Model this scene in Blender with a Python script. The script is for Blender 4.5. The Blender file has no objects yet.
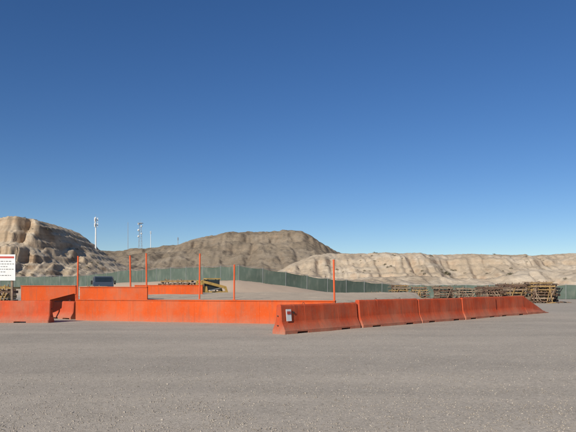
import bpy, bmesh, math, random
import numpy as np
from mathutils import Vector, Matrix, Euler
random.seed(7); rng=np.random.RandomState(11)
S=bpy.context.scene; COL=S.collection

# ------------------------------------------------------------------ materials
def newmat(name):
    m=bpy.data.materials.new(name); m.use_nodes=True
    nt=m.node_tree; b=nt.nodes['Principled BSDF']
    return m,nt,b
def ramp(nt,fac,stops):
    r=nt.nodes.new('ShaderNodeValToRGB'); e=r.color_ramp.elements
    while len(e)<len(stops): e.new(0.5)
    for i,(p,c) in enumerate(stops):
        e[i].position=p; e[i].color=(c[0],c[1],c[2],1) if not isinstance(c,(int,float)) else (c,c,c,1)
    nt.links.new(fac,r.inputs[0]); return r.outputs[0]
def mix(nt,a,b,fac,mode='MIX'):
    m=nt.nodes.new('ShaderNodeMix'); m.data_type='RGBA'; m.blend_type=mode
    for s,v in ((0,fac),(6,a),(7,b)):
        if isinstance(v,bpy.types.NodeSocket): nt.links.new(v,m.inputs[s])
        elif s==0: m.inputs[0].default_value=v
        else: m.inputs[s].default_value=(v[0],v[1],v[2],1)
    return m.outputs[2]
def noise(nt,co,scale,detail=5,rough=.55,dist=0):
    n=nt.nodes.new('ShaderNodeTexNoise'); n.inputs['Scale'].default_value=scale
    n.inputs['Detail'].default_value=detail; n.inputs['Roughness'].default_value=rough
    n.inputs['Distortion'].default_value=dist
    nt.links.new(co,n.inputs['Vector']); return n.outputs['Fac']
def bump(nt,b,h,strength,dist):
    n=nt.nodes.new('ShaderNodeBump'); n.inputs['Strength'].default_value=strength
    n.inputs['Distance'].default_value=dist; nt.links.new(h,n.inputs['Height'])
    nt.links.new(n.outputs[0],b.inputs['Normal']); return n
def coord(nt,kind='Object',scale=None):
    t=nt.nodes.new('ShaderNodeTexCoord'); o=t.outputs[kind]
    if scale:
        mp=nt.nodes.new('ShaderNodeMapping'); mp.inputs['Scale'].default_value=scale
        nt.links.new(o,mp.inputs[0]); o=mp.outputs[0]
    return o
def simple(name,col,rough=.6,var=.25,scale=3,metal=0):
    m,nt,b=newmat(name); co=coord(nt)
    n=noise(nt,co,scale)
    c=ramp(nt,n,[(.3,[x*(1-var) for x in col]),(.7,[min(1,x*(1+var)) for x in col])])
    nt.links.new(c,b.inputs['Base Color']); b.inputs['Roughness'].default_value=rough; b.inputs['Metallic'].default_value=metal
    return m

def orange(name,col,dust=.5,scale=1.3,rough=.55):
    m,nt,b=newmat(name); co=coord(nt)
    n1=noise(nt,co,scale,6,.6); n2=noise(nt,co,14,6,.7)
    c=ramp(nt,n1,[(.3,[col[0]*.78,col[1]*.74,col[2]*.85]),(.7,col)])
    scr=ramp(nt,n2,[(.58,0.),(.70,1.)])
    c=mix(nt,c,[.50,.22,.13],mix(nt,[0,0,0],scr,.45))
    cs=coord(nt,'Object',(6,6,.6)); n3=noise(nt,cs,1.6,4,.6)
    st=ramp(nt,n3,[(.50,0.),(.75,.5)])
    c=mix(nt,c,[.24,.09,.05],st)
    # broad film of dust
    n5=noise(nt,co,.7,5,.65); c=mix(nt,c,[.40,.20,.12],ramp(nt,n5,[(.45,0.),(.75,.45)]))
    geo=nt.nodes.new('ShaderNodeNewGeometry'); sp=nt.nodes.new('ShaderNodeSeparateXYZ'); nt.links.new(geo.outputs['Position'],sp.inputs[0])
    mr=nt.nodes.new('ShaderNodeMapRange'); nt.links.new(sp.outputs[2],mr.inputs[0])
    mr.inputs[1].default_value=0; mr.inputs[2].default_value=.35; mr.inputs[3].default_value=dust; mr.inputs[4].default_value=0
    mu=nt.nodes.new('ShaderNodeMath'); mu.operation='MULTIPLY'; nt.links.new(mr.outputs[0],mu.inputs[0]); 
    nn=nt.nodes.new('ShaderNodeMath'); nn.operation='MULTIPLY_ADD'; nt.links.new(n2,nn.inputs[0]); nn.inputs[1].default_value=1.6; nn.inputs[2].default_value=-.1
    nt.links.new(nn.outputs[0],mu.inputs[1])
    c=mix(nt,c,[.34,.24,.17],mu.outputs[0])
    nt.links.new(c,b.inputs['Base Color']); b.inputs['Roughness'].default_value=rough
    b.inputs['Specular IOR Level'].default_value=.2
    bump(nt,b,n2,.3,.012)
    return m
M={}
M['orange_plate']=orange('orange_painted_plate',[.68,.100,.014],.4,.5,.75)
M['orange_rail']=orange('orange_painted_concrete',[.58,.085,.026],.7,1.6,.85)
M['orange_post']=simple('orange_post_paint',(.66,.10,.02),.6,.15)
M['yellow']=simple('weathered_yellow_paint',(.33,.205,.08),.8,.4,2)
M['yellow2']=simple('machine_yellow',(.42,.26,.07),.7,.25,2)
M['rust']=simple('rusty_steel',(.14,.08,.05),.85,.4,5)
M['wood']=simple('weathered_timber',(.27,.19,.125),.85,.35,4)
M['dark']=simple('dark_rubber',(.025,.024,.022),.8,.2,5)
M['glass']=simple('dark_glass',(.02,.028,.035),.08,.1)
M['blue']=simple('dusty_blue_paint',(.04,.055,.085),.5,.15,1)
M['white']=simple('white_paint',(.75,.74,.70),.5,.06,2)
M['cream']=simple('dusty_van_body',(.13,.135,.14),.6,.15,1)
M['red']=simple('red_paint',(.45,.06,.04),.6,.1)
M['black']=simple('black_lettering',(.03,.03,.03),.6,.1)
M['steel']=simple('galvanised_steel',(.38,.38,.37),.45,.1,6,.6)
M['grey']=simple('tower_grey',(.30,.31,.32),.5,.1,1)

# ------------------------------------------------------------------ mesh builder
class B:
    def __init__(s,mats): s.bm=bmesh.new(); s.mats=mats
    def idx(s,m): return s.mats.index(m)
    def box(s,c,d,m,rot=(0,0,0),taper=None):
        r=bmesh.ops.create_cube(s.bm,size=1); vs=r['verts']
        for v in vs:
            v.co.x*=d[0]; v.co.y*=d[1]; v.co.z*=d[2]
            if taper and v.co.z>0: v.co.x*=taper[0]; v.co.y*=taper[1]
        bmesh.ops.transform(s.bm,matrix=Matrix.Translation(c)@Euler(rot).to_matrix().to_4x4(),verts=vs)
        for f in {f for v in vs for f in v.link_faces}: f.material_index=s.idx(m)
        return vs
    def cyl(s,p0,p1,r,m,seg=10,r2=None):
        p0=Vector(p0);p1=Vector(p1);d=p1-p0
        k=bmesh.ops.create_cone(s.bm,cap_ends=True,segments=seg,radius1=r,radius2=r if r2 is None else r2,depth=d.length)
        vs=k['verts']; q=Vector((0,0,1)).rotation_difference(d.normalized()).to_matrix().to_4x4()
        bmesh.ops.transform(s.bm,matrix=Matrix.Translation((p0+p1)/2)@q,verts=vs)
        for f in {f for v in vs for f in v.link_faces}: f.material_index=s.idx(m)
    def done(s,name,loc=(0,0,0),rz=0,bevel=0,parent=None):
        me=bpy.data.meshes.new(name); s.bm.to_mesh(me); s.bm.free()
        for m in s.mats: me.materials.append(M[m])
        o=bpy.data.objects.new(name,me); COL.objects.link(o); o.location=loc; o.rotation_euler=(0,0,rz)
        if bevel:
            b=o.modifiers.new('bevel','BEVEL'); b.width=bevel; b.segments=2; b.limit_method='ANGLE'
        if parent: o.parent=parent
        return o

# ------------------------------------------------------------------ numpy noise
def _h(ix,iy,seed):
    n=(ix.astype(np.int64)*374761393+iy.astype(np.int64)*668265263+seed*1442695041)&0xffffffff
    n=((n^(n>>13))*1274126177)&0xffffffff
    return ((n^(n>>16))&0xffffff)/float(0xffffff)
def vnoise(x,y,seed=0):
    ix=np.floor(x);iy=np.floor(y);fx=x-ix;fy=y-iy
    fx=fx*fx*fx*(fx*(fx*6-15)+10);fy=fy*fy*fy*(fy*(fy*6-15)+10)
    a=_h(ix,iy,seed);b=_h(ix+1,iy,seed);c=_h(ix,iy+1,seed);d=_h(ix+1,iy+1,seed)
    return (a*(1-fx)+b*fx)*(1-fy)+(c*(1-fx)+d*fx)*fy
def fbm(x,y,seed=0,o=5,g=.5):
    s=0;a=1;t=0
    for i in range(o):
        s=s+a*(vnoise(x,y,seed+i*17)*2-1);t+=a;a*=g
        x,y=x*1.93+y*.35+11.3,y*1.93-x*.35+7.1
    return s/t
def ridged(x,y,seed=0,o=4,g=.5):
    s=0;a=1;t=0
    for i in range(o):
        s=s+a*(1-np.abs(vnoise(x,y,seed+i*31)*2-1));t+=a;a*=g
        x,y=x*2.03+3.7,y*2.03+9.1
    return s/t
def sm(t):
    t=np.clip(t,0,1); return t*t*(3-2*t)
def grid(name,xs,ys,fn,mat,smooth=True):
    X,Y=np.meshgrid(xs,ys); Z=fn(X,Y)
    nx,ny=len(xs),len(ys)
    co=np.stack([X,Y,Z],-1).reshape(-1,3)
    i=np.arange(nx*ny).reshape(ny,nx)
    q=np.stack([i[:-1,:-1],i[:-1,1:],i[1:,1:],i[1:,:-1]],-1).reshape(-1,4)
    me=bpy.data.meshes.new(name); me.vertices.add(len(co)); me.vertices.foreach_set('co',co.ravel())
    me.loops.add(q.size); me.loops.foreach_set('vertex_index',q.ravel().astype(np.int32))
    me.polygons.add(len(q)); me.polygons.foreach_set('loop_start',(np.arange(len(q))*4).astype(np.int32))
    me.update(calc_edges=True); me.validate()
    me.polygons.foreach_set('use_smooth',np.full(len(q),smooth))
    me.materials.append(mat)
    o=bpy.data.objects.new(name,me); COL.objects.link(o); return o

# ------------------------------------------------------------------ ground
FX=np.array([-400,-120,-60,-33.7,-22.4,-14,-5.8,-.4,5.4,11,15.5,25,34.6,60,200])
FY=np.array([110,108,104,95,85,78,72,74,77,80.5,83,78,72,69,66])
FB=np.array([1.4,1.4,1.4,1.44,2.07,2.2,2.25,1.55,.83,.3,0,0,0,0,0])
def ground_h(x,y):
    b=np.interp(x,FX,FB); yf=np.interp(x,FX,FY)
    d=y-yf
    w=np.where(d<-1.5,sm((d+18)/16.5),1.)
    w2=np.where(d>2,1-.55*sm((d-2)/25),1.)
    z=b*w*w2
    z=z+.12*fbm(x*.25,y*.25,3,4)*w*(b>.3)
    near=.018*fbm(x*.35,y*.35,5,4)+.012*fbm(x*1.4,y*1.4,8,3)
    far=np.clip((y-90)/60,0,1)
    return z+near-far*.4
def spaced(a,b,st,lo,hi,k):
    c=list(np.arange(a,b,st)); v=b;s=st
    while v<hi: c.append(v); s*=k; v+=s
    v=a;s=st;pre=[]
    while v>lo: s*=k; v-=s; pre.append(v)
    return np.array(pre[::-1]+c)
M_ground,nt,b=newmat('gravel_ground'); co=coord(nt)
big=noise(nt,co,.09,5,.6,.5); mid=noise(nt,co,1.1,6,.65); fine=noise(nt,co,30,4,.8)
trk=noise(nt,coord(nt,'Object',(.05,.45,1)),1.,4,.55,.4)
vor=nt.nodes.new('ShaderNodeTexVoronoi'); vor.inputs['Scale'].default_value=46; nt.links.new(co,vor.inputs['Vector'])
vor2=nt.nodes.new('ShaderNodeTexVoronoi'); vor2.inputs['Scale'].default_value=16; nt.links.new(co,vor2.inputs['Vector'])
c=ramp(nt,big,[(.35,(.47,.400,.312)),(.65,(.57,.485,.378))])
c=mix(nt,c,ramp(nt,trk,[(.38,(.43,.37,.295)),(.62,(.59,.50,.39))]),.5)
c=mix(nt,c,ramp(nt,mid,[(.35,.86),(.65,1.0)]),.6,'MULTIPLY')
sep=nt.nodes.new('ShaderNodeSeparateColor'); nt.links.new(vor.outputs['Color'],sep.inputs[0])
c=mix(nt,c,ramp(nt,sep.outputs[0],[(0,.48),(.35,.92),(.85,1.0),(1,1.0)]),.65,'MULTIPLY')
c=mix(nt,c,(.66,.58,.47),mix(nt,(0,0,0),ramp(nt,sep.outputs[1],[(.9,0.),(.95,1.)]),.4))
sep2=nt.nodes.new('ShaderNodeSeparateColor'); nt.links.new(vor2.outputs['Color'],sep2.inputs[0])
c=mix(nt,c,ramp(nt,sep2.outputs[1],[(0,.78),(.5,1.),(1,1.)]),.45,'MULTIPLY')
geo=nt.nodes.new('ShaderNodeNewGeometry'); sp=nt.nodes.new('ShaderNodeSeparateXYZ'); nt.links.new(geo.outputs['Position'],sp.inputs[0])
c=mix(nt,c,mix(nt,(.60,.46,.33),(.50,.375,.265),mid),ramp(nt,sp.outputs[2],[(.12,0.),(.5,1.)]))
nt.links.new(c,b.inputs['Base Color']); b.inputs['Roughness'].default_value=.95; b.inputs['Specular IOR Level'].default_value=.1
ad=nt.nodes.new('ShaderNodeMath'); ad.operation='ADD'; nt.links.new(fine,ad.inputs[0]); nt.links.new(vor.outputs['Distance'],ad.inputs[1])
bump(nt,b,ad.outputs[0],.34,.011)
grid('gravel_ground',spaced(-60,60,.5,-7000,7000,1.12),spaced(3,120,.5,-3000,8000,1.1),ground_h,M_ground)

def stone_mat():
    m,nt,b=newmat('loose_stone'); oi=nt.nodes.new('ShaderNodeNewGeometry')
    c=ramp(nt,oi.outputs['Random Per Island'],[(0,(.20,.17,.14)),(.5,(.38,.325,.255)),(1,(.48,.415,.335))])
    nt.links.new(c,b.inputs['Base Color']); b.inputs['Roughness'].default_value=.9; return m
M['stone']=stone_mat()
def stones():
    base=bmesh.new(); bmesh.ops.create_icosphere(base,subdivisions=1,radius=1)
    bv=np.array([v.co[:] for v in base.verts]); bf=np.array([[v.index for v in f.verts] for f in base.faces]); base.free()
    n=28000
    t=rng.rand(n); Y=6.0/(1-t*.83)
    X=(rng.rand(n)*2-1)*Y*.62
    R=.004+.008*rng.rand(n)**3+.009*(rng.rand(n)>.995)
    Z=ground_h(X,Y)
    allv=np.zeros((n,len(bv),3)); 
    for k in range(n):
        s=R[k]*(0.7+.6*rng.rand(3)); s[2]*=.7
        v=bv*s*(1+.25*(rng.rand(len(bv),1)-.5)); a=rng.rand()*6.28
        ca,sa=math.cos(a),math.sin(a)
        allv[k,:,0]=v[:,0]*ca-v[:,1]*sa+X[k]; allv[k,:,1]=v[:,0]*sa+v[:,1]*ca+Y[k]; allv[k,:,2]=v[:,2]+Z[k]+R[k]*.2
    fs=(bf[None]+ (np.arange(n)*len(bv))[:,None,None]).reshape(-1,3)
    me=bpy.data.meshes.new('gravel'); me.vertices.add(n*len(bv)); me.vertices.foreach_set('co',allv.ravel())
    me.loops.add(fs.size); me.loops.foreach_set('vertex_index',fs.ravel().astype(np.int32))
    me.polygons.add(len(fs)); me.polygons.foreach_set('loop_start',(np.arange(len(fs))*3).astype(np.int32))
    me.update(calc_edges=True); me.materials.append(M['stone'])
    o=bpy.data.objects.new('gravel',me); COL.objects.link(o)
stones()

# ------------------------------------------------------------------ hills
def hillmat(name,lo,hi,rock,strata=.5,sscale=.5,noise_s=.05,rockpos=(.62,.9),chalk=None,dotc=(.15,.125,.08),pmin=.3,bs=.5,bd=None):
    m,nt,b=newmat(name); co=coord(nt)
    n1=noise(nt,co,noise_s,7,.62,.4); n2=noise(nt,co,noise_s*9,8,.75)
    c=ramp(nt,n1,[(.33,lo),(.66,hi)])
    if chalk:
        n4=noise(nt,coord(nt,'Object',(1,.6,2.2)),noise_s*1.6,6,.6,.8)
        c=mix(nt,c,chalk,ramp(nt,n4,[(.47,0.),(.62,.85)]))
    c=mix(nt,c,ramp(nt,n2,[(.3,.66),(.6,1.0)]),.65,'MULTIPLY')
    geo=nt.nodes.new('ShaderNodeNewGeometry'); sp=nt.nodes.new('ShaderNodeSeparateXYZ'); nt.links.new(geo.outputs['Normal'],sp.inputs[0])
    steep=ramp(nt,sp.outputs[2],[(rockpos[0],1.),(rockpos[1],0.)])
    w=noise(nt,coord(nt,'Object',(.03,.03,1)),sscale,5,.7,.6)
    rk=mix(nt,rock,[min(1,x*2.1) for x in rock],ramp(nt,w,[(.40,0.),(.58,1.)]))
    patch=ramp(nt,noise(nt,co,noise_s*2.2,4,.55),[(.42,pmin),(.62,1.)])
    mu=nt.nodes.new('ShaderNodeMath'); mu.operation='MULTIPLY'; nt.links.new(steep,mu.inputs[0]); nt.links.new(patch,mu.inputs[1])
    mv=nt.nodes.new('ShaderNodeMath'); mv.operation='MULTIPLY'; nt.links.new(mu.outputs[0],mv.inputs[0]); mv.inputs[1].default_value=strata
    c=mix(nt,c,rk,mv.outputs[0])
    v=nt.nodes.new('ShaderNodeTexVoronoi'); v.inputs['Scale'].default_value=noise_s*9; nt.links.new(co,v.inputs['Vector'])
    dots=ramp(nt,v.outputs['Distance'],[(.12,.6),(.24,0.)])
    p2=ramp(nt,noise(nt,co,noise_s*1.7,3,.5),[(.50,0.),(.64,1.)])
    mm=nt.nodes.new('ShaderNodeMath'); mm.operation='MULTIPLY'; nt.links.new(dots,mm.inputs[0]); nt.links.new(p2,mm.inputs[1])
    c=mix(nt,c,dotc,mm.outputs[0])
    nt.links.new(c,b.inputs['Base Color']); b.inputs['Roughness'].default_value=1; b.inputs['Specular IOR Level'].default_value=0
    bump(nt,b,n2,bs,bd if bd else (.7 if noise_s>.03 else 3.5))
    return m
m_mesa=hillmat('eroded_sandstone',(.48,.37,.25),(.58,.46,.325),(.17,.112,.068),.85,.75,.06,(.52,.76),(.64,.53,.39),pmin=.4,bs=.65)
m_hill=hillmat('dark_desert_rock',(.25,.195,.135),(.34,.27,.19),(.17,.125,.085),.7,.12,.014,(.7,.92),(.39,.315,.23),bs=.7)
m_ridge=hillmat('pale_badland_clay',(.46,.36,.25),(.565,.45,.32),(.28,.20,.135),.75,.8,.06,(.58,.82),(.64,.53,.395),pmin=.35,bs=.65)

def terrace(z,x,y,per,amp,lo,hi,seed):
    ph=5.0*fbm(x*.035,y*.03,seed,4)
    w=sm((z-lo)/2.)*(1-sm((z-hi)/1.5))*sm(vnoise(x*.08,y*.05,seed+3)*2.2-.5)
    return z+amp*w*np.sin(z*2*np.pi/per+ph*1.5)
def mesa_h(x,y):
    H=np.interp(x,[-500,-250,-160,-125,-117,-107,-95.3,-91,-86,-81.4,-76,-70.6,-60,-38,-20,0],[27.6,27.6,27.4,27.4,27.4,27.5,27.4,25.4,21.5,17.6,13.8,10.8,7.4,4,1,-3])
    H=H+.3*fbm(x*.10,y*.03,21,4)
    yf=np.interp(x,[-500,-160,-130,-112,-100,-90,-70,-40,0],[150,160,176,182,180,184,200,230,250])
    g=12*ridged(x*.035+y*.006,y*.008,33,4,.55)+11*ridged(x*.10,y*.02,34,4,.6)+5*fbm(x*.16,y*.05,35,4)
    t=(y-yf-g+18)/58
    prof=np.interp(t,[-.1,0,.2,.40,.45,.48,.60,.63,.68,.72,.78,1.2],[-.04,0,.12,.36,.40,.58,.64,.78,.82,.985,1.0,1.0])
    low=np.interp(t,[-.1,0,.35,.42,.7,.76,1,1.2],[-.04,0,.34,.46,.70,.82,.97,1.])
    k=sm((-80-x)/12)
    p=prof*k+low*(1-k)
    bk=np.interp(x,[-160,-125,-100,-60],[330,290,262,262])
    p=p*(1-sm((y-bk)/45))
    rough=1.1*ridged(x*.3,y*.12,45,4,.6)*sm(t*4)*(1-.85*sm((t-.7)/.15))
    z=H*p+rough+.4*fbm(x*.3,y*.3,41,4)*sm(t*3)*(1-.7*(t>.8))
    z=terrace(z,x,y,2.9,.24,6,25.5,95)
    return z+.3*fbm(x*.9,y*.9,43,3)*sm(t*3)-1.1
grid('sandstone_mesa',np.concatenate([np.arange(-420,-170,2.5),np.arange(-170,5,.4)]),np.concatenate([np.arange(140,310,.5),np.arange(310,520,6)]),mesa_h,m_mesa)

def hill_h(x,y):
    H=np.interp(x,[-900,-500,-340,-245,-192,-160,-132,-105,-80,-42,-10,18,32,45,63,85,130,200,500,900],[35,45,52,54,59,63,70,76,81.5,82,81,78.5,73,65,57,48,38,30,25,20])
    H=H+2.2*fbm(x*.035,y*.01,51,5)
    g=90*ridged(x*.009+y*.001,y*.002,53,5,.55)+26*ridged(x*.035,y*.006,54,4,.6)
    t=(y-560-g+60)/290
    p=np.interp(t,[-.1,0,.3,.62,.75,.85,1,1.3],[-.02,0,.24,.62,.70,.90,1.,1.])
    p=p*(1-sm((y-1000)/400))
    low=9*ridged(x*.02,y*.012,57,4)*sm(t*4)*(1-sm((t-.6)/.3))
    return H*p+low+3*fbm(x*.06,y*.06,59,5,.65)*sm(t*3)-1.2
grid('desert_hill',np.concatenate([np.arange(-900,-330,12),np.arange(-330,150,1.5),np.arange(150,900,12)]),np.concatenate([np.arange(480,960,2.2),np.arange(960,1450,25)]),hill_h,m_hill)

def ridge_h(x,y):
    H=np.interp(x,[-60,-30,-5,2,8,14.3,20,38,48,62,79,90,100,110,150,250,400],[-2,2,7,10.5,13,14.2,14.0,13.9,13.5,13.8,13.0,13.3,13.6,13.4,14.5,17,20])
    H=H+.4*fbm(x*.06,y*.02,61,4)
    g=26*ridged(x*.028,y*.006,63,4,.55)+15*ridged(x*.09,y*.015,64,4,.6)+3*fbm(x*.2,y*.06,65,4)
    t=(y-148-g+16)/48
    p=np.interp(t,[-.1,0,.25,.42,.48,.54,.70,.76,.9,1,1.3],[-.04,0,.10,.30,.42,.46,.66,.80,.93,1,1.])
    H2=np.interp(x,[-40,-15,0,12,30,45,60,80,120,300],[0,1.5,3.2,4.6,5.6,4.4,5.2,4.2,5,6])*(.55+.8*vnoise(x*.07,y*.03,67))
    g2=18*ridged(x*.06,y*.02,69,4,.6)
    t2=(y-108-g2)/14
    p2=np.interp(t2,[-.1,0,.5,1,1.2],[-.04,0,.62,1,1])*(1-.75*sm((y-138)/18))
    p=p*(1-sm((y-330)/150))
    z=np.maximum(H*p,H2*p2)
    rough=.9*ridged(x*.35,y*.10,75,4,.6)*sm(t2*3)*(1-.8*sm((t-.8)/.2))
    z=z+rough+.3*fbm(x*.35,y*.35,71,4)*sm(t2*3)
    z=terrace(z,x,y,2.1,.17,3,12.5,97)
    return z+.2*fbm(x*1.1,y*1.1,73,3)*sm(t2*3)-1.1
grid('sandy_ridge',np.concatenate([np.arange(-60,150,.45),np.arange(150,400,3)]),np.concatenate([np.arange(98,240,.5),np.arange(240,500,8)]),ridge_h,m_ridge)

def scrub_mat():
    m,nt,b=newmat('scrub_leaf'); g=nt.nodes.new('ShaderNodeNewGeometry')
    c=ramp(nt,g.outputs['Random Per Island'],[(0,(.05,.045,.025)),(.5,(.12,.105,.06)),(1,(.20,.17,.10))])
    nt.links.new(c,b.inputs['Base Color']); b.inputs['Roughness'].default_value=.9; return m
def scrub():
    pts=[]
    def add(x,y,fn,r): pts.append((x,y,float(fn(np.array([x]),np.array([y]))[0]),r))
    for i in range(460):
        y=rng.uniform(108,205); x=rng.uniform(-5,.62*y)
        if vnoise(np.array([x*.05]),np.array([y*.05]),81)[0]<.42: continue
        add(x,y,lambda a,c:np.maximum(ridge_h(a,c),ground_h(a,c)),rng.uniform(.25,.65)*(1.6 if rng.rand()>.94 else 1))
    for (px,d,r) in ((.263,185,1.4),(.272,182,1.1),(.315,180,1.3),(.47,150,1.3),(.48,148,1.0),(.25,125,.9),(.262,128,.8),(.37,140,.9)):
        add(px*d,d,ridge_h,r)
    for i in range(380):
        y=rng.uniform(165,255); x=rng.uniform(-150,-30)
        add(x,y,mesa_h,rng.uniform(.25,.7))
    V=[];F=[]
    for (x,y,z,r) in pts:
        nl=int(60+50*r); 
        for k in range(nl):
            th=rng.rand()*6.283; ph=math.acos(rng.uniform(-.05,1)); rr=r*(.45+.6*rng.rand())
            c=np.array([x+rr*math.sin(ph)*math.cos(th)*1.15,y+rr*math.sin(ph)*math.sin(th)*1.15,z+rr*math.cos(ph)*.85])
            a=rng.randn(3);a/=np.linalg.norm(a);bb=np.cross(a,rng.randn(3));bb/=np.linalg.norm(bb)
            s=r*rng.uniform(.09,.2); i0=len(V)
            V+= [c+a*s,c+bb*s*.7,c-a*s,c-bb*s*.7]; F.append((i0,i0+1,i0+2,i0+3))
    me=bpy.data.meshes.new('desert_scrub'); me.from_pydata([tuple(v) for v in V],[],F); me.materials.append(scrub_mat())
    o=bpy.data.objects.new('desert_scrub',me); COL.objects.link(o)
scrub()

# ------------------------------------------------------------------ concrete rails (orange jersey barriers)
def jersey(name,p0,p1,h=1.0,term=False,label=False):
    p0=Vector(p0);p1=Vector(p1); L=(p1-p0).length; ang=math.atan2(p1.y-p0.y,p1.x-p0.x)
    g=.025; bm=bmesh.new()
    us=sorted(set([g,g+.03]+list(np.linspace(g+.03,L-g-.03,26))+[L-g-.03,L-g]+[L*.22-.28,L*.22-.27,L*.22+.27,L*.22+.28,L*.78-.28,L*.78-.27,L*.78+.27,L*.78+.28]))
    rings=[]
    for u in us:
        hh=h
        if term: hh=max(.12,h*(1-max(0,(u/L))**1.0*.95))
        ins=.03 if (u<g+.01 or u>L-g-.01) else 0
        wob=.008*math.sin(u*2.3+p0.x)+.005*math.sin(u*7+p0.y)
        slot=(abs(u-L*.22)<.275 or abs(u-L*.78)<.275) and not term
        zb=.06 if slot else -.02
        half=[(.30,zb),(.30,min(.11,hh*.3)),(.285,min(.13,hh*.4)),(.17,hh*.36),(.150,hh*.42),(.105,hh-.05),(.085,hh-.015),(.05,hh)]
        zw=random.uniform(-.006,.006)
        ring=[(a-ins+random.uniform(-.003,.003),z-(ins if z>hh-.1 else 0)+(zw if z>hh-.1 else 0)) for a,z in half]
        ring=ring+[(-a,z) for a,z in reversed(ring)]
        rings.append([bm.verts.new((u,a+wob,z)) for a,z in ring])
    for r0,r1 in zip(rings[:-1],rings[1:]):
        n=len(r0)
        for i in range(n):
            bm.faces.new((r0[i],r0[(i+1)%n],r1[(i+1)%n],r1[i]))
    bm.faces.new(rings[0]); bm.faces.new(rings[-1][::-1])
    bmesh.ops.recalc_face_normals(bm,faces=bm.faces)
    me=bpy.data.meshes.new(name); bm.to_mesh(me); bm.free(); me.materials.append(M['orange_rail'])
    o=bpy.data.objects.new(name,me); COL.objects.link(o); o.location=p0; o.rotation_euler=(0,0,ang)
    f=B(['rust','dark','white','red'])
    for z in (.28,.62*h):
        if not term:
            f.cyl((g-.05,0,z),(g+.02,0,z),.02,'rust',8); f.cyl((L-g-.02,0,z),(L-g+.04,0,z),.02,'rust',8)
    if not term:
        for u in (L*.3,L*.7):
            f.cyl((u-.06,0,h-.01),(u-.04,0,h+.05),.009,'rust',6); f.cyl((u-.04,0,h+.05),(u+.04,0,h+.05),.009,'rust',6); f.cyl((u+.06,0,h-.01),(u+.04,0,h+.05),.009,'rust',6)
    if label:
        f.box((.36,-.165,.62),(.24,.012,.40),'white',(math.radians(-6),0,0))
        f.box((.36,-.174,.70),(.17,.006,.10),'red',(math.radians(-6),0,0))
        f.box((.36,-.162,.50),(.17,.006,.04),'dark',(math.radians(-6),0,0))
        f.box((.62,-.142,.70),(.05,.03,.07),'dark')
    f.done('fittings',parent=o)
    return o
D=Vector((.70,.714,0)).normalized(); P=Vector((-.1,20.25,0))
cuts=[-.32,3.85,8.0,11.9,15.4,18.9]
for i,(a,c) in enumerate(zip(cuts[:-1],cuts[1:])):
    j=Vector((random.uniform(-.05,.05),random.uniform(-.05,.05),0)); j2=Vector((random.uniform(-.05,.05),random.uniform(-.05,.05),0))
    jersey('orange_jersey_barrier',P+D*a+j,P+D*c-j2,(.97,1.06,1.03,1.05,1.04)[i],label=(i==0))
jersey('orange_jersey_barrier',P+D*18.95,P+D*22.1,1.04,term=True)
jersey('orange_jersey_barrier',(-16.2,26.5,0),(-10.3,26.2,0),.96)
jersey('orange_jersey_barrier',(-20,26.8,0),(-16.3,26.55,0),.96)
jersey('orange_jersey_barrier',(-11.6,29.9,0),(-10.2,28.9,0),.86)

# ------------------------------------------------------------------ raised truck platform with orange plate walls
def plate(B_,p0,p1,z0,z1,th=.12,z1b=None,mat='orange_plate'):
    p0=Vector((p0[0],p0[1],0));p1=Vector((p1[0],p1[1],0)); L=(p1-p0).length
    z1b=z1 if z1b is None else z1b
    d=(p1-p0).normalized(); nn=Vector((d.y,-d.x,0))
    ua=.004; ub=L-.004; za,zb=z1,z1b
    vs=B_.box((0,0,0),(1,1,1),mat)
    for v in vs:
        u=ua if v.co.x<0 else ub; top=v.co.z>0; s=v.co.y
        q=p0+d*u+nn*(-s*th); v.co=(q.x,q.y,(za if u==ua else zb) if top else z0)
    vs=B_.box((0,0,0),(1,1,1),mat)
    for v in vs:
        u=ua if v.co.x<0 else ub; top=v.co.z>0; s=v.co.y
        q=p0+d*u+nn*(-s*(th+.07)); z=(za if u==ua else zb); v.co=(q.x,q.y,z+(.045 if top else .002))
    k=1
    while k*3.05<L-.5:
        u=k*3.05; z=z1+(z1b-z1)*u/L
        q=p0+d*u+nn*(th/2+.002)
        B_.box((q.x,q.y,(z0+z)/2),(.03,.008,abs(z-z0)-.01),mat,(0,0,math.atan2(d.y,d.x)))
        k+=1
plat=bpy.data.objects.new('truck_platform',None); COL.objects.link(plat)
w=B(['orange_plate','dark'])
plate(w,(-9.95,28.2),(1.95,24.55),-.03,.93,z1b=.96)
plate(w,(-10.35,29.9),(-6.9,29.5),0,1.52)
plate(w,(-10.3,34.0),(-10.35,30.0),0,1.5)
plate(w,(-9.6,37.6),(-5.3,37.3),.2,1.62)
plate(w,(-13.9,31.4),(-11.0,31.2),0,1.58)
plate(w,(-14.6,33.5),(-13.95,31.5),0,1.58)
plate(w,(-13.2,30.3),(-10.6,30.1),0,.55,z1b=1.2)
w.done('plate_walls',bevel=.01,parent=plat)
M_dirt=hillmat('fill_dirt',(.50,.405,.30),(.60,.485,.36),(.38,.28,.2),.3,.5,1.2,bs=.3,bd=.05)
def fill(x,y):
    yw=28.2-(x+9.95)*.307+.1
    e=np.clip((y-yw)/14,0,1)
    z=.90+.28*e+.05*fbm(x*.8,y*.8,91,4)
    xr=np.interp(y,[24,38,60],[2.0,9,13]); 
    z=z-1.4*sm((x-xr+1.2)/3.2)
    z=np.where(y>40,z-1.6*sm((y-40)/6),z)
    return z
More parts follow.
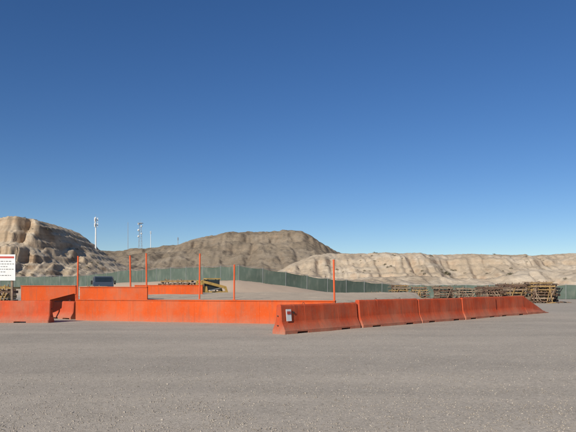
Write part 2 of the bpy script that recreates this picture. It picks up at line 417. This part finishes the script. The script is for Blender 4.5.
def fillmesh():
    nu,nv=140,90; V=[];F=[]
    for j in range(nv):
        for i in range(nu):
            x=-9.9+ (i/(nu-1))*18; yw=28.2-(x+9.95)*.307+.09
            if x>1.9: yw=24.6+(x-1.9)*1.02+.35
            y=yw+(j/(nv-1))**1.4*(47-yw)
            V.append((x,y,0))
    V=np.array(V); Z=fill(V[:,0],V[:,1])
    V[:,2]=Z
    for j in range(nv-1):
        for i in range(nu-1):
            a=j*nu+i; F.append((a,a+1,a+nu+1,a+nu))
    me=bpy.data.meshes.new('fill'); me.from_pydata([tuple(v) for v in V],[],F); me.materials.append(M_dirt)
    for p in me.polygons: p.use_smooth=True
    o=bpy.data.objects.new('dirt_fill',me); COL.objects.link(o); o.parent=plat
fillmesh()
for (x,y,z0,z1) in ((-10.56,30.05,0,3.08),(-7.85,30.0,0,3.1),(-7.0,29.75,0,3.2),(-4.3,29.1,.6,3.15),(-2.52,28.0,.6,2.58),(1.92,24.62,0,2.66)):
    p=B(['orange_post','dark'])
    lean=random.uniform(-.05,.05)
    p.cyl((0,0,z0),(lean,0,z1),.040,'orange_post',10); p.cyl((lean,0,z1),(lean,0,z1+.02),.046,'orange_post',10)
    p.box((0,0,max(z0,.9)+.06),(.14,.14,.02),'orange_post')
    p.done('orange_marker_post',(x,y,0))

# ------------------------------------------------------------------ fence
def fence():
    m,nt,b=newmat('green_privacy_mesh'); co=coord(nt)
    n=noise(nt,co,.6,5,.6); n2=noise(nt,coord(nt,'Object',(1,1,.3)),2.5,3,.5)
    c=ramp(nt,n,[(.3,(.065,.092,.07)),(.7,(.10,.13,.10))]); c=mix(nt,c,(.19,.20,.16),ramp(nt,n2,[(.5,0.),(.8,.6)]))
    nt.links.new(c,b.inputs['Base Color']); b.inputs['Roughness'].default_value=.8
    M['mesh']=m
    root=bpy.data.objects.new('green_privacy_fence',None); COL.objects.link(root)
    X=np.arange(-110,75,.2); Y=np.interp(X,FX,FY); s=np.concatenate([[0],np.cumsum(np.hypot(np.diff(X),np.diff(Y)))])
    st=np.arange(0,s[-1],3.0); px=np.interp(st,s,X); py=np.interp(st,s,Y)
    w=B(['mesh','steel'])
    n=len(px)
    for i in range(n-1):
        k=8; sg=random.uniform(.02,.14)
        for j in range(k+1):
            t=j/k; x=px[i]+(px[i+1]-px[i])*t; y=py[i]+(py[i+1]-py[i])*t
            gz=float(ground_h(np.array([x]),np.array([y]))[0])
            sag=-sg*math.sin(math.pi*t); bil=.14*math.sin(math.pi*t)*math.sin(i*1.7)
            row=[(x,y,gz+.03),(x,y-bil*.7,gz+.6),(x,y-bil,gz+1.2),(x,y-.02,gz+1.74+sag)]
            row=[w.bm.verts.new(r) for r in row]
            if j>0:
                for a in range(3): 
                    f=w.bm.faces.new((prev[a],row[a],row[a+1],prev[a+1])); f.smooth=True
            prev=row
    w.done('privacy_mesh',parent=root)
    w=B(['mesh','steel'])
    for i in range(n):
        gz=float(ground_h(np.array([px[i]]),np.array([py[i]]))[0])
        w.cyl((px[i],py[i]-.03,gz-.2),(px[i],py[i]-.03,gz+1.90),.025,'steel',8)
        if i<n-1:
            g2=float(ground_h(np.array([px[i+1]]),np.array([py[i+1]]))[0])
            w.cyl((px[i],py[i]+.06,gz+1.80),(px[i+1],py[i+1]+.06,g2+1.80),.02,'steel',6)
    w.done('posts_and_rail',parent=root)
fence()

# ------------------------------------------------------------------ stacks of formwork frames
def stack(name,loc,L,W,H,rz=0,mats=('yellow','rust','wood'),seed=0):
    r=random.Random(seed); ms=['yellow','rust','wood','dark','yellow2']; w=B(ms)
    z=0
    while z<H:
        for u in (-.35,.35): w.box((u*L,0,z+.05),(.1,W,.09),'wood',(0,0,r.uniform(-.05,.05)))
        z+=.10; t=r.uniform(.12,.26); m=r.choice(mats)
        off=r.uniform(-.12,.12)*L*.6; ll=L*r.uniform(.72,1.0); a=r.uniform(-.04,.04)
        for v in (-.5,.5): w.box((off,v*(W-.08),z+t/2),(ll,.07,t*.55),m,(0,r.uniform(-.01,.01),a))
        n=int(ll/.42)
        for i in range(n+1):
            w.box((off-ll/2+ll*i/n,0,z+t/2),(.055,W*.98,t*.9),r.choice((m,m,mats[1])),(0,0,a+r.uniform(-.03,.03)))
        for i in range(r.randint(2,5)):
            w.box((off+r.uniform(-.3,.3)*L,r.uniform(-.4,.4)*W,z+t+.02),(L*r.uniform(.4,.95),.09,.05),r.choice(mats),(0,r.uniform(-.03,.03),r.uniform(-.12,.12)))
        z+=t
    for i in range(r.randint(4,7)):
        x=r.uniform(-.45,.45)*L; w.box((x,r.uniform(-.4,.4)*W,z*.5+.08),(.06,.06,z+.2*r.random()),r.choice(mats),(r.uniform(-.05,.05),r.uniform(-.1,.1),0))
    for i in range(r.randint(3,7)):
        w.box((r.uniform(-.4,.4)*L,-W*.55,z*.42),(.06,.06,z*r.uniform(.6,1.0)),r.choice(mats),(r.uniform(-.15,.1),r.uniform(-.7,.7),0))
    for i in range(r.randint(3,8)):
        w.box((r.uniform(-.7,.7)*L,-W*.5-r.uniform(.1,.9),.06),(r.uniform(.3,1.2),.09,.07),r.choice(mats),(0,r.uniform(-.1,.1),r.uniform(0,3)))
    gz=float(ground_h(np.array([loc[0]]),np.array([loc[1]]))[0])
    return w.done(name,(loc[0],loc[1],gz),rz)
Yw=('yellow','rust','wood')
Br=('rust','rust','wood'); 
stack('formwork_stack',(10.2,71),2.0,1.2,.5,.1,Yw,1)
stack('formwork_stack',(13.4,72),2.1,1.5,1.45,.05,Yw,2)
stack('formwork_stack',(15.6,71.5),2.2,1.5,1.35,-.1,Yw,3)
stack('formwork_stack',(17.9,69),2.4,1.4,1.25,.2,Br,4)
stack('formwork_stack',(19.4,66),2.0,1.3,1.2,-.05,('rust','wood','dark'),5)
stack('formwork_stack',(21.4,65),2.2,1.4,1.25,.1,Br,6)
stack('formwork_stack',(19.9,58.5),1.9,1.3,1.15,.0,Br,7)
stack('formwork_stack',(21.7,57.5),2.2,1.5,1.45,.08,Yw,8)
stack('formwork_stack',(23.7,56.5),2.3,1.6,1.85,-.06,('yellow','wood','rust'),9)
stack('formwork_stack',(25.1,58.5),2.0,1.6,1.65,.3,('rust','dark','wood'),10)
stack('formwork_stack',(22.7,60.5),3.6,1.4,1.7,.0,('rust','dark','rust'),21)
stack('formwork_stack',(-10.3,55),3.4,1.8,2.05,.05,('yellow','wood','rust'),11)
stack('formwork_stack',(-19.6,41),1.9,1.5,1.35,.05,('yellow2','rust','yellow'),12)
stack('formwork_stack',(-16.6,52),2.2,1.2,1.3,.1,('rust','wood'),13)
stack('formwork_stack',(-8.5,55.5),1.8,1.4,1.75,.2,('rust','wood','rust'),14)

# ------------------------------------------------------------------ compact loader (skid steer)
def loader(loc,rz):
    w=B(['yellow2','dark','glass','rust','steel'])
    w.box((0,0,.75),(2.3,1.1,.75),'yellow2'); w.box((-1.0,0,1.3),(.9,1.2,.55),'yellow2',taper=(.8,.9))
    for x in (-.65,.65):
        for y in (-.8,.8):
            w.cyl((x,y-.16,.45),(x,y+.16,.45),.45,'dark',20); w.cyl((x,y-.18,.45),(x,y+.18,.45),.2,'yellow2',14)
    for x in (-.55,.5):
        for y in (-.5,.5): w.box((x,y,1.65),(.09,.09,1.15),'dark')
    w.box((0,0,2.25),(1.3,1.15,.1),'yellow2'); w.box((-.02,-.52,1.7),(.95,.02,.9),'glass'); w.box((-.02,.52,1.7),(.95,.02,.9),'glass')
    for y in (-.72,.72):
        w.box((-.1,y,1.75),(2.3,.14,.24),'yellow2',(0,math.radians(14),0)); w.box((1.15,y,1.1),(.2,.14,.95),'yellow2',(0,math.radians(-18),0))
        w.box((-1.2,y,1.6),(.16,.14,.9),'yellow2'); w.cyl((-.4,y,1.2),(.9,y,1.5),.05,'steel',8)
    prof=[(1.35+a,.12+z) for a,z in [(.8,0),(.25,0),(.05,.12),(-.03,.35),(0,.6),(.12,.8)]]
    for (a,b_),(c_,d_) in zip(prof[:-1],prof[1:]):
        mx,mz=(a+c_)/2,(b_+d_)/2; l=math.hypot(c_-a,d_-b_); an=math.atan2(d_-b_,c_-a)
        w.box((mx,0,mz),(l+.02,1.8,.035),'yellow2',(0,-an,0))
    for y in (-.9,.9):
        f=[w.bm.verts.new((a,y,z)) for a,z in prof]; w.bm.faces.new(f)
    gz=float(ground_h(np.array([loc[0]]),np.array([loc[1]]))[0])
    return w.done('compact_loader',(loc[0],loc[1],gz),rz,.02)
loader((-6.9,54.5),math.radians(25))

# ------------------------------------------------------------------ box truck
def truck(loc,rz):
    w=B(['blue','dark','glass','white','steel','cream'])
    w.box((0,0,.62),(6.2,.9,.2),'dark')
    w.box((2.35,0,1.45),(1.5,2.0,1.35),'blue'); w.box((2.25,0,2.42),(1.3,1.9,.62),'blue',taper=(.8,.92))
    w.box((3.25,0,1.1),(.35,1.9,.6),'blue'); w.box((3.47,0,.72),(.12,2.05,.28),'steel')
    w.box((2.86,0,2.40),(.03,1.6,.48),'glass',(0,math.radians(-11),0))
    for y in (-.93,.93): w.box((2.3,y,2.38),(.8,.04,.42),'glass'); w.box((2.9,y*1.22,2.1),(.06,.18,.4),'dark'); w.box((3.44,y*.75,1.1),(.04,.28,.18),'white')
    w.box((3.435,0,1.12),(.03,1.0,.36),'dark')
    w.box((-.75,0,1.75),(4.3,2.1,1.9),'cream')
    for x in (2.5,-1.9):
        for y in (-.9,.9): w.cyl((x,y-.16,.48),(x,y+.16,.48),.48,'dark',20); w.cyl((x,y-.175,.48),(x,y+.175,.48),.2,'steel',12)
    gz=float(ground_h(np.array([loc[0]]),np.array([loc[1]]))[0])
    return w.done('box_truck',(loc[0],loc[1],gz),rz,.03)
t_=truck((-18.2,59.0),math.radians(-72)); t_.scale=(.92,.92,.92)

# ------------------------------------------------------------------ site notice sign
def sign():
    root=bpy.data.objects.new('site_notice_sign',None); COL.objects.link(root); root.location=(-13.05,27.2,0.02); root.rotation_euler=(0,0,math.radians(3))
    w=B(['white','wood','red','black'])
    w.box((0,0,2.42),(1.35,.03,1.18),'white'); w.box((0,-.018,2.88),(1.25,.006,.09),'red')
    for z,l in ((2.70,1.0),(2.58,1.1),(2.46,.9),(2.34,1.1),(2.22,.8),(2.06,1.05)):
        x=-.55
        while x<-.55+l:
            ww=random.uniform(.04,.12); w.box((x+ww/2,-.018,z),(ww,.005,.024),'black'); x+=ww+.035
    w.done('board',parent=root)
    w=B(['wood']); 
    for x in (-.55,.5): w.box((x,.07,1.5),(.09,.09,3.0),'wood')
    w.done('posts',parent=root,bevel=.006)
sign()

# ------------------------------------------------------------------ communication towers
def gz(fn,x,y): return float(fn(np.array([float(x)]),np.array([float(y)]))[0])
def mono(name,x,y,fn,top,r=.3,panels=True,mat='white'):
    z=gz(fn,x,y)-1; w=B([mat,'grey']) if mat!='grey' else B(['grey'])
    w.cyl((0,0,0),(0,0,top-z),r,mat,12,r*.6)
    if panels:
        for zz in (top-z-1.2,top-z-3.4):
            for a in range(3):
                t=a*2.094+.3; w.box((r*2.2*math.cos(t),r*2.2*math.sin(t),zz),(.3,.3,1.8),mat,(0,0,t)); 
            w.cyl((0,0,zz-.1),(0,0,zz+.1),r*2.2,'grey',12)
    w.cyl((0,0,top-z),(0,0,top-z+1.2),.04,'grey',6)
    w.done(name,(x,y,z))
def lattice(name,x,y,fn,top,wd,dishes=True):
    z=gz(fn,x,y)-2; H=top-z; w=B(['grey','white']); n=int(H/(wd*1.3))
    cs=[(-1,-1),(1,-1),(1,1),(-1,1)]
    def pt(c,t): s=wd/2*(1-.55*t); return (c[0]*s,c[1]*s,t*H)
    for c in cs: w.cyl(pt(c,0),pt(c,1),.16,'grey',6)
    for i in range(n):
        for k in range(4):
            a,b_=cs[k],cs[(k+1)%4]
            w.cyl(pt(a,i/n),pt(b_,(i+1)/n),.10,'grey',5); w.cyl(pt(a,i/n),pt(b_,i/n),.10,'grey',5)
    if dishes:
        for t,r_,sx in ((.93,1.2,-1),(.86,1.4,1),(.72,1.6,-1),(.60,1.3,1),(.5,1.5,-1)):
            w.cyl((sx*wd*.45,-wd*.5,t*H),(sx*wd*.5,-wd*.5-1.2,t*H),r_,'white',16,r_*.5)
        w.box((0,0,.97*H),(wd*1.5,wd*1.5,.5),'grey')
    w.cyl((0,0,H),(0,0,H*1.1),.12,'grey',6)
    w.done(name,(x,y,z))
mono('antenna_mast',-83.0,259,mesa_h,31.4,.36)
lattice('lattice_tower',-221.5,900,hill_h,97,5.0)
mono('antenna_mast',-240,900,hill_h,97,.45,False,'grey')
mono('antenna_mast',-206,900,hill_h,84,.5,True)
mono('antenna_mast',-166,905,hill_h,75,.5,True,'grey')

# ------------------------------------------------------------------ light, sky, camera
EL=math.radians(28)
sd=Vector((-.52,-.854,0)).normalized()*math.cos(EL)+Vector((0,0,math.sin(EL)))
sun=bpy.data.lights.new('sun','SUN'); sun.energy=4.8; sun.angle=math.radians(.5); sun.color=(1,.95,.86)
so=bpy.data.objects.new('sun',sun); COL.objects.link(so); so.rotation_euler=sd.to_track_quat('Z','Y').to_euler()
wd=bpy.data.worlds.new('World'); S.world=wd; wd.use_nodes=True; nt=wd.node_tree
sky=nt.nodes.new('ShaderNodeTexSky'); sky.sky_type='NISHITA'; sky.sun_disc=False; sky.sun_elevation=EL
sky.sun_rotation=math.atan2(sd.x,sd.y)
sky.altitude=1500; sky.air_density=1.0; sky.dust_density=.05; sky.ozone_density=3.5
gm=nt.nodes.new('ShaderNodeGamma'); gm.inputs[1].default_value=1.0
hs=nt.nodes.new('ShaderNodeHueSaturation'); hs.inputs['Saturation'].default_value=1.2; hs.inputs['Hue'].default_value=.508
nt.links.new(sky.outputs[0],gm.inputs[0]); nt.links.new(gm.outputs[0],hs.inputs['Color'])
nt.links.new(hs.outputs[0],nt.nodes['Background'].inputs[0]); nt.nodes['Background'].inputs[1].default_value=.087
cam=bpy.data.cameras.new('camera'); co_=bpy.data.objects.new('camera',cam); COL.objects.link(co_)
cam.sensor_width=36; cam.lens=37.5; cam.shift_y=.1215; cam.clip_end=30000; cam.clip_start=.1
co_.location=(0,0,1.6); co_.rotation_euler=(math.radians(90),0,0); S.camera=co_
S.view_settings.view_transform='Standard'; S.view_settings.look='None'; S.view_settings.exposure=0
